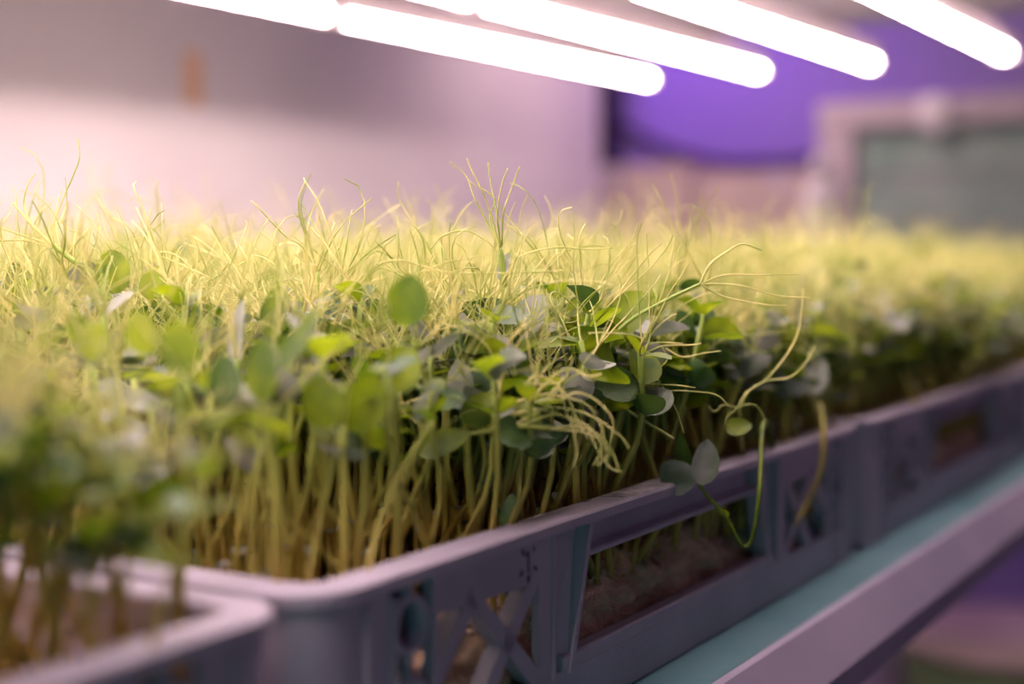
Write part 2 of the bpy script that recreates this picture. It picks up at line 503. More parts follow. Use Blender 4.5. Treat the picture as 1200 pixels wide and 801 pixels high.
def crate(x0, y0, label, detail=True, group='grey latticed crates on the shelf'):
    root = link('plastic_crate', None, loc=(x0, y0, SHELF))
    tag(root, label, 'crate', group)
    link('rim', rim_me, root)
    link('base', base_me, root)
    for sx, sy in ((1, 1), (-1, 1), (1, -1), (-1, -1)):
        c = link('corner_post', corner_me, root, (0 if sx > 0 else CL, 0 if sy > 0 else CW, 0))
        c.scale = (sx, sy, 1)
    for k in range(2):
        s = link('side_panel', side_me, root, (0, 0, 0) if k == 0 else (CL, CW, 0), 0 if k == 0 else math.pi)
        if detail and k == 0 or detail and x0 < 0.1:
            for g in gus_me:
                link('gusset', g, s)
            link('hand_rail', rail_me, s)
            for b in bars_me:
                link('lattice_bar', b, s)
            for xx in (0.0572, CL - 0.0572):
                for zz in (0.0685, 0.0385):
                    link('ring', ring_me, s, (xx, 0, zz))
    for k in range(2):
        link('end_panel', end_me, root, (0, 0, 0) if k == 0 else (CL, CW, 0), 0 if k == 0 else math.pi)
    return root

XS = [-0.605, 0.0, 0.605, 1.21]
marked = crate(XS[1], 0.0, 'grey crate with a stamped dial mark on its latticed long side')
crate(XS[0], 0.0, 'grey crate butting its corner against the end of the dial-marked crate')
crate(XS[2], 0.0, 'grey crate in line between the dial-marked crate and the rack-end crate')
crate(XS[3], 0.0, 'grey crate in the front row at the far end of the rack')
crate(XS[1], 0.410, 'grey crate behind the dial-marked crate, on the white wall side', False)
crate(XS[2], 0.410, 'grey crate on the white wall side, second from the rack end', False)
crate(XS[3], 0.410, 'grey crate on the white wall side at the rack end', False)

# the stamped dial on the plain field: arrow, ticks and small figures
def dial():
    mb = MB()
    y0, y1 = 0.0026, 0.0031
    cx, cz = 0.1410, 0.0758
    s = 0.0009
    mb.bar((cx, cz - 0.0042), (cx, cz + 0.0048), s, y0, y1)
    mb.bar((cx, cz + 0.0048), (cx - 0.0018, cz + 0.0030), s, y0, y1)
    seg = {'top': ((-1, 2), (1, 2)), 'mid': ((-1, 0), (1, 0)), 'bot': ((-1, -2), (1, -2)),
           'ul': ((-1, 0), (-1, 2)), 'ur': ((1, 0), (1, 2)), 'll': ((-1, -2), (-1, 0)), 'lr': ((1, -2), (1, 0))}
    fig = {'8': seg.keys(), '4': ('ul', 'ur', 'mid', 'lr'), '6': ('top', 'ul', 'mid', 'll', 'lr', 'bot'), '2': ('top', 'ur', 'mid', 'll', 'bot'), '0': ('top', 'bot', 'ul', 'ur', 'll', 'lr')}
    for ch, ang in (('8', -90), ('6', 210), ('2', 330), ('4', 50), ('0', 130)):
        a = R(ang)
        ux, uz = cx + 0.0066 * math.cos(a), cz + 0.0066 * math.sin(a)
        rot = a - math.pi / 2 if ang != -90 else 0
        k = 0.00062
        def tr(p):
            return (ux + k * (p[0] * math.cos(rot) - p[1] * math.sin(rot)), uz + k * (p[0] * math.sin(rot) + p[1] * math.cos(rot)))
        for nm in fig[ch]:
            p, q2 = seg[nm]
            mb.bar(tr(p), tr(q2), 0.0004, y0, y1)
    return mb.build('stamped_dial', 'mark', marked)
dial()['label'] = 'stamped date dial with arrow and small figures'
rs = MB()
rs.add([(0.232, 0.0014, 0.0903), (0.300, 0.0014, 0.0903), (0.304, 0.0148, 0.0903), (0.228, 0.0146, 0.0903),
        (0.232, 0.0014, 0.0899), (0.300, 0.0014, 0.0899), (0.304, 0.0148, 0.0899), (0.228, 0.0146, 0.0899)],
       [(0, 1, 2, 3), (0, 4, 5, 1), (1, 5, 6, 2), (2, 6, 7, 3), (3, 7, 4, 0)])
rs.build('label_residue', 'residue', marked)['label'] = 'scuffed remains of a paper label on the rim'

# ------------------------------------------------------------------ growing mats
def growing_mat(x0, y0, nx, ny, label, seed, fuzz=0):
    V, F = [], []
    x1, x2, yA, yB = x0 + 0.0125, x0 + CL - 0.0125, y0 + 0.0160, y0 + CW - 0.0160
    zb = SHELF + 0.0075
    def hgt(x, y):
        v = Vector((x * 24, y * 24, seed))
        return MAT - 0.003 + 0.014 * noise.noise(v) + 0.006 * noise.noise(v * 2.7) + 0.003 * noise.noise(v * 7)
    nz = 6
    rows_ = []
    for j in range(-nz, ny + nz + 1):
        for i in range(nx + 1):
            x = x1 + (x2 - x1) * i / nx
            jj = min(max(j, 0), ny)
            y = yA + (yB - yA) * jj / ny
            t = (-j if j < 0 else j - ny if j > ny else 0) / nz
            z = hgt(x, y)
            z = z + (zb - z) * t
            bulge = 0.010 * noise.noise(Vector((x * 60, z * 90, seed + 3))) + 0.0035 * noise.noise(Vector((x * 170, z * 170, seed)))
            if j <= 0:
                y += 0.003 + bulge - 0.004 * math.sin(math.pi * t) if j < 0 else 0.009
            if j >= ny:
                y -= 0.006 + bulge if j > ny else 0.009
            V.append((x, y, z))
    n = nx + 1
    tot = ny + 2 * nz
    for j in range(tot):
        for i in range(nx):
            F.append((j * n + i, j * n + i + 1, (j + 1) * n + i + 1, (j + 1) * n + i))
    F.append(tuple(range(n - 1, -1, -1))[0:2] + (tot * n, tot * n + nx))
    me = mesh_np('growing_mat', V, F, ['mat'])
    o = link('growing_mat', me)
    tag(o, label, 'growing mat', 'growing mats in the crates')
    if fuzz:
        rg = np.random.default_rng(5)
        Vs, Fs, nn = [], [], 0
        for k in range(fuzz):
            j = int(rg.integers(0, nz + 3))
            i = int(rg.integers(0, int(nx * 0.8)))
            p = np.array(V[j * n + i]) + rg.normal(0, 0.0015, 3)
            d = rg.normal(0, 1, 3) + np.array([0, -0.9, 0.3])
            d /= np.linalg.norm(d)
            l = rg.uniform(0.003, 0.008)
            e = rg.normal(0, 0.45, 3)
            v, f = tube([p - d * 0.001, p + d * l * 0.5 + e * l * 0.1, p + d * l + e * l * 0.6], [0.00016, 0.00014, 0.00006], 3, False)
            Vs.append(v)
            Fs.append(np.where(f >= 0, f + nn, f))
            nn += len(v)
        fo = link('root_fuzz', mesh_np('root_fuzz', np.concatenate(Vs), np.concatenate(Fs), ['fuzz']), o)
        fo['kind'] = 'stuff'
    return o
growing_mat(XS[1], 0, 180, 60, 'brown fibrous mat with fuzzy roots in the dial-marked crate', 1.3, 6000)
growing_mat(XS[0], 0, 90, 40, 'brown fibrous mat in the crate butting against the dial-marked one', 4.3)
growing_mat(XS[2], 0, 90, 30, 'brown fibrous mat in the crate next to the rack-end crate', 7.3)
growing_mat(XS[3], 0, 60, 20, 'brown fibrous mat in the front crate at the rack end', 9.3)
for k, t in ((1, 'behind the dial-marked crate'), (2, 'on the wall side, second from rack end'), (3, 'on the wall side at the rack end')):
    growing_mat(XS[k], 0.410, 50, 20, 'brown fibrous mat in the crate ' + t, 11.0 + k)

# ------------------------------------------------------------------ pea shoots
def leaf_grid(L, Wd, cup, curl, nu, nv, rg):
    """Rounded pea leaflet along +x, normal +z, base at origin."""
    V = []
    wav = rg.uniform(0, 6.28)
    for i in range(nu + 1):
        u = i / nu
        w = Wd / 2 * (max(math.sin(math.pi * min(u * 0.93 + 0.05, 1.0)), 0) ** 0.55) * (1.06 - 0.16 * u)
        if i in (0, nu):
            w *= 0.55
        for j in range(nv + 1):
            t = 2 * j / nv - 1
            y = w * t
            z = cup * Wd * (t * t) * (w / (Wd / 2 + 1e-9)) - curl * L * u * u + 0.03 * Wd * math.sin(5 * u + wav) * t
            V.append((L * u, y, z))
    F = []
    m = nv + 1
    for i in range(nu):
        for j in range(nv):
            F.append((i * m + j, (i + 1) * m + j, (i + 1) * m + j + 1, i * m + j + 1))
    return np.array(V), np.array(F, np.int64)

def frame(axis, normal):
    x = np.array(axis, float)
    x /= np.linalg.norm(x)
    z = np.array(normal, float)
    z = z - x * np.dot(x, z)
    z /= np.linalg.norm(z) + 1e-9
    return np.stack([x, np.cross(z, x), z])      # rows: local axes in parent space

def wire(p, d, L, k0, k1, axis, n, rg, grav=0.0):
    """Tendril path whose bend grows towards the tip."""
    p, d = np.array(p, float), np.array(d, float)
    d /= np.linalg.norm(d)
    out = [p.copy()]
    st = L / n
    ax = np.array(axis, float)
    ax /= np.linalg.norm(ax)
    for i in range(n):
        s = (i + 0.5) / n
        ang = (k0 + k1 * s ** 3) * st
        d = d * math.cos(ang) + np.cross(ax, d) * math.sin(ang) + ax * np.dot(ax, d) * (1 - math.cos(ang))
        d = d + np.array([0, 0, -grav * st * s]) + rg.normal(0, 0.05, 3)
        d /= np.linalg.norm(d)
        p = p + d * st
        out.append(p.copy())
    return np.array(out)

def cat(parts):
    Vs, Fs, n = [], [], 0
    for v, f in parts:
        Vs.append(v)
        Fs.append(np.where(f >= 0, f + n, f))
        n += len(v)
    return np.concatenate(Vs), np.concatenate(Fs)

LOD = {0: dict(ss=7, sn=9, wn=10, ws=4, lu=6, lv=4, nw=1.0, tr=0.00033), 1: dict(ss=5, sn=6, wn=7, ws=3, lu=4, lv=2, nw=0.85, tr=0.00034), 2: dict(ss=4, sn=4, wn=5, ws=3, lu=3, lv=2, nw=0.75, tr=0.00037)}

def spray(p, d, rg, q, up):
    """Petiole that ends in several thread-like tendrils: one organ."""
    d = np.array(d, float) / np.linalg.norm(d)
    rr = q['tr']
    parts = []
    Lp = rg.uniform(0.008, 0.024)
    bend = rg.normal(0, 0.25, 3) + np.array([0, 0, 0.35 * up])
    pet = np.array([p, p + d * Lp * 0.5, p + d * Lp + bend * Lp * 0.5])
    parts.append(tube(spline(pet, 4), [rr * 2.0, rr * 1.8, rr * 1.6, rr * 1.4], q['ws'], False))
    e = pet[-1]
    dd = pet[-1] - pet[-2]
    dd /= np.linalg.norm(dd)
    nw = max(3, int(round(rg.integers(3, 7) * q['nw'])))
    for k in range(nw):
        o = rg.normal(0, 0.48, 3)
        wd = dd + o + np.array([0, 0, 0.45 * up])
        L = rg.uniform(0.014, 0.052 if q['wn'] > 5 else 0.046)
        k1 = rg.choice([10, 50, 90, 150]) * rg.choice([-1, 1])
        w = wire(e - dd * rg.uniform(0, Lp * 0.4), wd, L, rg.normal(0, 14), k1, rg.normal(0, 1, 3), q['wn'], rg, grav=rg.uniform(-4, 14) * (1 - up))
        parts.append(tube(w, np.linspace(rr * 1.15, rr * 0.7, len(w)), q['ws'], False))
    return cat(parts)

def gen_plant(rg, lod, style, sparse=False):
    """Pieces (part name, material key, V, F) of one shoot; root at the origin, z up. style: broad, folded, curly, upright, waxy"""
    q = LOD[lod]
    H = rg.uniform(0.100, 0.124)
    lean = rg.normal(0, 0.012, 2)
    bow = rg.normal(0, 0.006, 2)
    pts = np.array([[0, 0, -0.004], [bow[0], bow[1], H * 0.3], [lean[0] * 0.6 - bow[0] * 0.5, lean[1] * 0.6 - bow[1] * 0.5, H * 0.66], [lean[0], lean[1], H]])
    S = spline(pts, q['sn'])
    r0 = rg.uniform(0.0015, 0.0021)
    pieces = [('stem', 'stem') + tube(S, np.linspace(r0, r0 * 0.62, len(S)), q['ss'])]
    def at(t):
        f = t * (len(S) - 1)
        i = min(int(f), len(S) - 2)
        return S[i] + (S[i + 1] - S[i]) * (f - i)
    phi = rg.uniform(0, 6.28)
    nodes = [rg.uniform(0.68, 0.76), rg.uniform(0.82, 0.90), 0.985][2 if sparse else 0 if rg.random() < 0.5 else 1:]
    if lod < 2 and rg.random() < 0.8:             # small scale leaf low on the stem
        a = phi + 2
        v, f = leaf_grid(rg.uniform(0.005, 0.008), rg.uniform(0.004, 0.006), 0.2, 0.1, 3, 2, rg)
        Fm = frame((math.cos(a), math.sin(a), 0.6), (-math.cos(a) * 0.5, -math.sin(a) * 0.5, 1))
        pieces.append(('scale_leaf', 'waxy', v @ Fm + at(rg.uniform(0.32, 0.48)), f))
    for k, t in zip(range(3 - len(nodes), 3), nodes):
        base = at(t)
        a = phi + k * math.pi + rg.normal(0, 0.4)
        size = {'broad': 0.0235, 'folded': 0.021, 'curly': 0.0195, 'upright': 0.0185, 'waxy': 0.0215}[style] * rg.uniform(0.75, 1.12) * (0.8 if k == 2 else 1)
        for s in (-1, 1):
            b = a + s * rg.uniform(0.5, 1.15)
            el = rg.uniform(0.05, 1.0)
            ax = np.array([math.cos(b) * math.cos(el), math.sin(b) * math.cos(el), math.sin(el)])
            nr = np.array([-math.cos(b) * math.sin(el), -math.sin(b) * math.sin(el), math.cos(el)]) + rg.normal(0, 0.35, 3)
            cup = rg.uniform(0.05, 0.16) if style != 'folded' else rg.uniform(0.3, 0.5)
            v, f = leaf_grid(size, size * rg.uniform(0.72, 0.95), cup, rg.uniform(0.0, 0.3), q['lu'], q['lv'], rg)
            mk = 'waxy' if (style == 'waxy' and rg.random() < 0.75) or rg.random() < 0.16 else ('deep' if rg.random() < 0.24 else 'leaf')
            pieces.append(('leaf', mk, v @ frame(ax, nr) + base + ax * 0.002, f))
        if (k == 2 and (lod > 0 or (style in ('curly', 'upright') and not sparse) or rg.random() < (0.35 if sparse else 1.0))) or (k == 1 and rg.random() < 0.3):
            c = a + rg.normal(0, 0.5)
            up = {'upright': 0.95, 'curly': 0.35}.get(style, 0.6) * rg.uniform(0.6, 1.1)
            d = np.array([math.cos(c) * (1.1 - up), math.sin(c) * (1.1 - up), 0.35 + up * 0.9])
            v, f = spray(base, d, rg, q, min(up, 1.0))
            pieces.append(('tendril', 'tendril', v, f))
            if style in ('curly', 'upright') and k == 2 and not sparse:
                c += 2.2
                d = np.array([math.cos(c) * 0.5, math.sin(c) * 0.5, 0.8])
                v, f = spray(base, d, rg, q, up * 0.7)
                pieces.append(('tendril', 'tendril', v, f))
    return pieces

STYLES = ['broad', 'folded', 'curly', 'upright', 'waxy']
SAY = {'broad': 'broad-leaved pea shoot', 'folded': 'fold-leaved pea shoot', 'curly': 'curly-tendrilled pea shoot', 'upright': 'upright-tendrilled pea shoot', 'waxy': 'grey waxy-leaved pea shoot'}
rng = np.random.default_rng(11)

# ---- the plants that can be recognised one by one
def hero(label, d, base_px, stem, leaves=(), tendrils=(), r=0.0017, smat='stem', tmat='tendril', rseed=0, base_d=None):
    """Plant described by its outline points at depth d; it is rooted on the mat beneath base_px at depth base_d."""
    rg = np.random.default_rng(100 + rseed)
    b = P(base_px, 600, base_d or d)
    root = Vector((b.x, b.y, MAT - 0.004))
    o = link('pea_shoot', None, loc=root)
    tag(o, label, 'pea shoot', 'single pea shoots standing out of the bed')
    W3 = lambda px, py, dd=0.0: np.array(P(px, py, d + dd) - root)
    S = spline([np.zeros(3)] + [W3(*s) for s in stem], 6 + 4 * len(stem))
    v, f = tube(S, np.linspace(r * 1.15, r * 0.7, len(S)), 8)
    link('stem', mesh_np('stem', v, f, [smat]), o)
    rgt, upv, toc = np.array(RIGHT), np.array(UP), -np.array(VIEW)
    for lf in leaves:
        px, py, lp, wp, ang, tilt, mk = lf[:7]
        dd = lf[7] if len(lf) > 7 else 0.0
        k = (d + dd) / FPX
        ax = rgt * math.cos(R(ang)) + upv * math.sin(R(ang))
        side = np.cross(toc, ax)
        nr = toc * math.cos(R(tilt)) + side * math.sin(R(tilt)) + ax * 0.25
        v, f = leaf_grid(lp * k, wp * k, 0.10, rg.uniform(0.05, 0.2), 9, 6, rg)
        c = W3(px, py, dd) - frame(ax, nr)[0] * lp * k * 0.5
        link('leaf', mesh_np('leaf', v @ frame(ax, nr) + c, f, [mk]), o)
    for t in tendrils:
        rr = 0.00050
        if isinstance(t, tuple):
            rr, t = t
        rr *= 0.86 if 'tangle' in label else 0.74
        w = spline([W3(*q_) for q_ in t], 6 * len(t))
        v, f = tube(w, np.linspace(rr * 1.15, rr * 0.75, len(w)), 6)
        link('tendril', mesh_np('tendril', v, f, [tmat]), o)
    return o

hero('tall pea shoot holding a straight fan of tendrils above all others', 0.645, 604,
     [(602, 560), (600, 470), (597, 390), (591, 335), (586, 290)],
     [(590, 312, 34, 16, 80, 30, 'waxy'), (588, 395, 52, 46, 115, 20, 'deep', 0.006), (620, 370, 60, 44, 60, 30, 'waxy', 0.012)],
     [[(586, 292), (571, 262, .003), (556, 232, .006), (546, 206, .006), (527, 190, .004)], [(586, 292), (575, 250, -.003), (561, 215, -.005), (553, 200, -.006), (547, 185, -.006)],
      [(587, 290), (582, 250, .004), (575, 215, .008), (572, 190, .01)], [(588, 287), (590, 250, -.004), (598, 225, -.006), (609, 195, -.01)],
      [(587, 290), (583, 252, -.006), (588, 217, -.01), (595, 197, -.012)], [(586, 288), (574, 256, .006), (580, 236, .01), (571, 225, .01), (549, 212, .006)],
      [(588, 300), (570, 282), (545, 270), (520, 276), (505, 292)], [(590, 320), (610, 300), (650, 290), (690, 292), (716, 290)]], 0.0019, rseed=1)
hero('pea shoot with a thick slanting stalk forking into long tendrils', 0.645, 150,
     [(150, 520), (140, 420), (128, 350), (110, 322), (84, 304), (60, 286)],
     [(133, 318, 52, 46, 100, 10, 'leaf', -.006), (180, 330, 42, 34, 70, 15, 'leaf', .004)],
     [(0.0009, [(62, 288), (48, 274), (34, 260), (15, 238)]), (0.0007, [(62, 287), (40, 280), (15, 272), (-20, 258)]), [(64, 284), (63, 262), (74, 232), (86, 205), (93, 185), (91, 162)],
      [(36, 262), (28, 240), (33, 215), (42, 203)], [(62, 290), (30, 282), (4, 282), (-20, 285)],
      [(66, 340), (58, 312), (47, 282)], [(66, 340), (74, 308), (88, 285), (106, 266)], [(66, 340), (66, 315), (62, 300)]], 0.0016, rseed=2)
hero('pea shoot trailing a tangle of pale drooping tendrils over its neighbours', 0.584, 505,
     [(505, 640), (495, 590), (483, 530), (520, 512), (560, 507), (600, 500), (645, 502)],
     [(520, 518, 64, 38, 25, 35, 'leaf', -.01)],
     [[(640, 502), (680, 500), (708, 515), (722, 540), (726, 553)], [(640, 502), (690, 508), (714, 530), (700, 545)],
      [(610, 498), (650, 486), (690, 500), (705, 525), (695, 545)], [(600, 500), (640, 478), (690, 486), (726, 510), (738, 526)],
      [(570, 505), (610, 484), (650, 478), (700, 492), (712, 548)], [(620, 470), (640, 448), (665, 432), (690, 440), (705, 438)],
      [(622, 470), (618, 450), (630, 440), (655, 452), (672, 480), (668, 500)], [(612, 448), (640, 450), (660, 445), (668, 430), (672, 418)],
      [(640, 480), (650, 455), (665, 465), (676, 490), (690, 515)], [(660, 440), (645, 470), (620, 490), (605, 495)],
      [(604, 470), (640, 462), (680, 470), (700, 485)], [(655, 448), (662, 475), (672, 505), (676, 530), (672, 548)],
      [(610, 500), (612, 520), (610, 560), (606, 590)], [(690, 505), (702, 530), (716, 548), (730, 553)],
      [(600, 484), (632, 480), (662, 488), (690, 510)], [(655, 470), (676, 460), (700, 470), (718, 492), (716, 520)]], 0.0013, rseed=3, base_d=0.612)
hero('pea shoot reaching out a forked arching tendril past the crate edge', 0.675, 700,
     [(702, 560), (706, 480), (716, 405), (738, 376), (780, 352), (820, 333)],
     [(735, 366, 62, 50, 60, 25, 'leaf', .01), (716, 384, 46, 36, 140, 30, 'leaf', .01)],
     [(0.0006, [(820, 333), (832, 310), (850, 296), (870, 286), (893, 293)]), [(820, 333), (850, 322), (890, 322), (937, 321)],
      (0.0006, [(820, 333), (865, 334), (908, 346), (949, 349)]), [(822, 334), (850, 348), (900, 357), (921, 358)],
      (0.0006, [(760, 412), (778, 405), (810, 404), (822, 402)]), [(725, 418), (750, 412), (768, 440), (790, 475), (802, 508)],
      [(735, 425), (762, 403), (800, 402)], [(775, 405), (782, 420), (772, 432), (766, 440)], [(780, 408), (800, 418), (823, 414), (845, 411)],
      [(740, 462), (775, 458), (805, 458), (838, 462), (853, 474)], [(756, 450), (790, 451), (815, 454)], (0.0011, [(720, 470), (750, 490), (790, 514)])], 0.0011, rseed=4)
hero('pea shoot by the rim raising two long hooked tendrils', 0.715, 868, [(870, 545, .11), (868, 503, .05), (866, 478)],
     [(866, 500, 30, 26, 20, 40, 'leaf'), (826, 380, 46, 36, 90, 20, 'deep', .05)],
     [(0.0007, [(864, 480), (875, 460), (895, 447), (915, 425), (932, 398), (939, 370), (941, 338)]), (0.0007, [(866, 482), (878, 458), (900, 446), (925, 442), (942, 428), (956, 405)]),
      [(866, 478), (848, 474), (838, 482), (830, 476)], [(866, 476), (884, 474), (893, 484), (898, 496)], [(866, 478), (852, 488), (850, 498)]], 0.0015, rseed=5, base_d=0.82)
hero('drooping pea shoot hanging over the rim with three paired grey-green leaves', 0.70, 905,
     [(904, 510, .13), (894, 498, .05), (891, 560, .01), (886, 610), (879, 636), (869, 638), (852, 606), (830, 582), (814, 560)],
     [(793, 558, 44, 44, 150, 20, 'waxy'), (826, 541, 54, 36, 80, -20, 'waxy', -.006), (800, 530, 44, 26, 110, 50, 'deep', .006), (848, 600, 16, 8, 150, 20, 'leaf')],
     [[(866, 632), (872, 640), (876, 637)]], 0.0012, 'leaf', rseed=6, base_d=0.86)
hero('pale bare pea stem bending outward over the crate rim', 0.86, 955,
     [(957, 488, .07), (961, 474, .02), (965, 505, -.01), (962, 550, -.01), (948, 585), (932, 615)],
     [(955, 440, 46, 34, 80, 20, 'waxy'), (930, 445, 40, 30, 120, 10, 'waxy')], [[(960, 485), (950, 460), (955, 435)]], 0.0017, rseed=7, base_d=0.96)
hero('pea shoot with twin big round translucent leaves level with each other', 0.512, 404, [(404, 620), (403, 560), (402, 500)],
     [(377, 470, 66, 52, 110, 8, 'leaf'), (425, 474, 70, 58, 65, -12, 'leaf', .006), (398, 528, 62, 32, 170, 60, 'waxy')],
     [[(402, 505), (408, 460), (402, 420), (398, 380)], (0.0008, [(330, 470), (370, 430), (400, 405), (420, 385)])], 0.0017, rseed=8)
hero('pea shoot with a rounded upper leaf cupped over a smaller one', 0.545, 466, [(466, 620), (465, 560), (464, 500), (462, 460)],
     [(469, 432, 58, 54, 70, 12, 'leaf'), (432, 438, 52, 34, 155, 30, 'leaf'), (500, 470, 52, 30, 60, 50, 'waxy', .01)],
     [[(462, 462), (455, 420), (458, 370), (450, 330)]], 0.0018, rseed=9)
hero('pea shoot with a tall dark oval leaf on a straight stem', 0.485, 324, [(325, 620), (322, 560), (312, 500), (306, 470)],
     [(306, 432, 76, 42, 92, 8, 'leaf', -.004), (263, 445, 60, 40, 95, -5, 'deep', .006), (350, 398, 80, 34, 60, 40, 'leaf', .01), (315, 495, 60, 30, 165, 55, 'leaf', -.004)],
     [[(310, 480), (330, 440), (350, 420)]], 0.0018, rseed=10)
hero('pea shoot beside the crate end with a pale round leaf', 0.455, 205, [(212, 600), (214, 520), (212, 450)],
     [(210, 404, 62, 52, 95, 10, 'leaf'), (165, 390, 56, 42, 110, 20, 'leaf', .02), (190, 480, 50, 36, 150, 50, 'waxy')], [[(212, 450), (200, 420), (160, 370), (140, 300)]], 0.0018, rseed=11)
hero('pea shoot with small bright paired leaves among white-tipped neighbours', 0.50, 105, [(110, 600), (112, 500), (108, 430)],
     [(108, 398, 46, 42, 80, 10, 'leaf'), (90, 384, 40, 34, 130, 20, 'leaf', .006)], [[(108, 430), (90, 380), (70, 350)]], 0.0016, rseed=12)
hero('pea shoot with a tilted bright oval leaf above a silvery one', 0.592, 556, [(556, 640), (552, 580), (548, 520), (546, 495)],
     [(562, 480, 48, 40, 50, 15, 'leaf', -.004), (541, 452, 62, 36, 100, 25, 'waxy', .006), (570, 440, 50, 44, 80, 30, 'deep', .014), (590, 482, 32, 16, 20, 40, 'waxy')],
     [[(546, 500), (560, 470), (580, 455)]], 0.0017, rseed=13)
hero('pea shoot capped by one bright yellow-green leaf near its dark twin', 0.668, 682, [(684, 580), (683, 520), (682, 450), (682, 425)],
     [(688, 404, 42, 34, 40, 20, 'leaf', -.012), (704, 432, 62, 40, 70, 25, 'deep', .004), (655, 408, 30, 12, 165, 55, 'waxy'), (650, 424, 28, 10, 170, 55, 'waxy')],
     [[(682, 430), (668, 400), (656, 372), (640, 345), (636, 325), (650, 300), (690, 288), (718, 291)], [(672, 450), (668, 436), (672, 425)],
      (0.0007, [(676, 410), (662, 385), (640, 355), (625, 345)]), [(640, 382), (632, 372), (610, 365), (612, 378), (628, 382)]], 0.0017, rseed=14)
hero('pea shoot with a dark cupped leaf edged bright, under fine tendrils', 0.615, 522, [(522, 600), (524, 500), (522, 430)],
     [(520, 398, 56, 38, 85, 15, 'leaf', .008), (536, 400, 48, 22, 95, 50, 'deep', .002), (478, 352, 60, 52, 85, 10, 'leaf', -.07)],
     [[(524, 440), (545, 400), (560, 350), (566, 320)], [(440, 310), (470, 305), (520, 318), (570, 320), (640, 318), (662, 316)], [(455, 342), (480, 325), (520, 308), (560, 300)],
      [(545, 330), (556, 370), (570, 400), (592, 414)], [(565, 380), (572, 350), (592, 338), (620, 345)]], 0.0017, rseed=15)
hero('blackish withered pea sprig lodged low between the yellow stems', 0.60, 592, [(593, 640), (582, 590), (570, 570), (562, 560)],
     [(570, 556, 30, 20, 95, 15, 'deep', -.004), (597, 601, 44, 24, 85, 15, 'deep', -.004)], (), 0.0008, 'deep', rseed=16)
hero('pea shoot beside the crate end showing a narrow pale upright leaf', 0.56, 275, [(280, 600), (280, 500), (278, 420)],
     [(276, 388, 74, 30, 92, 40, 'waxy'), (322, 365, 62, 40, 85, 20, 'leaf', .03)],
     [[(278, 420), (262, 360), (240, 300), (205, 262)], [(278, 420), (270, 350), (246, 290), (222, 262)], [(276, 420), (268, 360), (254, 300), (252, 250)]], 0.0016, rseed=17)
hero('pea shoot throwing a single wiry tendril upward in an open hook', 0.645, 372, [(375, 600), (376, 480), (372, 380), (372, 318)],
     [(380, 400, 50, 34, 110, 25, 'leaf', .01)],
     [[(372, 318), (364, 290), (352, 258), (350, 232), (358, 212)], [(336, 278), (320, 262), (302, 242), (294, 235)], [(372, 320), (355, 290), (336, 278)], [(372, 320), (385, 290), (402, 262), (436, 232)]], 0.0014, rseed=18)

# ---- the bed: places, then individuals and the rest
def spots(x0, y0, step, rg, jit=0.45):
    out = []
    nx, ny = int((CL - 0.040) / step), int((CW - 0.044) / step)
    for i in range(nx + 1):
        for j in range(ny + 1):
            out.append((x0 + 0.020 + (CL - 0.040) * i / nx + rg.normal(0, jit * step * 0.6), y0 + 0.022 + (CW - 0.044) * j / ny + rg.normal(0, jit * step * 0.6)))
    return [(min(max(x, x0 + 0.0185), x0 + CL - 0.0185), min(max(y, y0 + 0.020), y0 + CW - 0.020)) for x, y in out]
def in_view(x, y, m=0.06):
    v = Vector((x, y, MAT + 0.08)) - CAM
    dep = v.dot(VIEW)
    if dep < 0.22:
        return False, dep, 0
    px = 600 + FPX * v.dot(RIGHT) / dep
    mm = m * FPX / dep
    return -mm < px < 1200 + mm, dep, px
pts = []
for ci, (x0, y0, st, lod) in enumerate([(XS[1], 0, 0.0118, 1), (XS[0], 0, 0.0125, 1), (XS[2], 0, 0.0115, 1), (XS[3], 0, 0.0135, 2), (XS[1], 0.41, 0.0130, 2), (XS[2], 0.41, 0.0135, 2), (XS[3], 0.41, 0.0145, 2)]):
    for x, y in spots(x0, y0, st, rng):
        ok, dep, px = in_view(x, y)
        if ok and not (ci == 1 and (px > 165 or x > -0.04)) and not (ci == 0 and dep < 0.58 and rng.random() < 0.42):
            pts.append((ci, lod, x, y, dep, px))
# individuals: the ones that show largest - near, and close to the open front edge
def rank(p):
    ci, lod, x, y, dep, px = p
    if ci not in (0, 1, 2) or not -60 < px < 1240:
        return 9e9
    if ci == 1:
        return dep - 0.10
    edge = min(y, x - XS[0] - 0.605 if ci == 0 else 9)
    return dep * 0.55 + max(y, 0) * 1.6 * (0.6 if px < 350 else 1.0)
order = sorted(range(len(pts)), key=lambda i: rank(pts[i]))
NI = 282
single, rest = [pts[i] for i in order[:NI]], [pts[i] for i in order[NI:]]

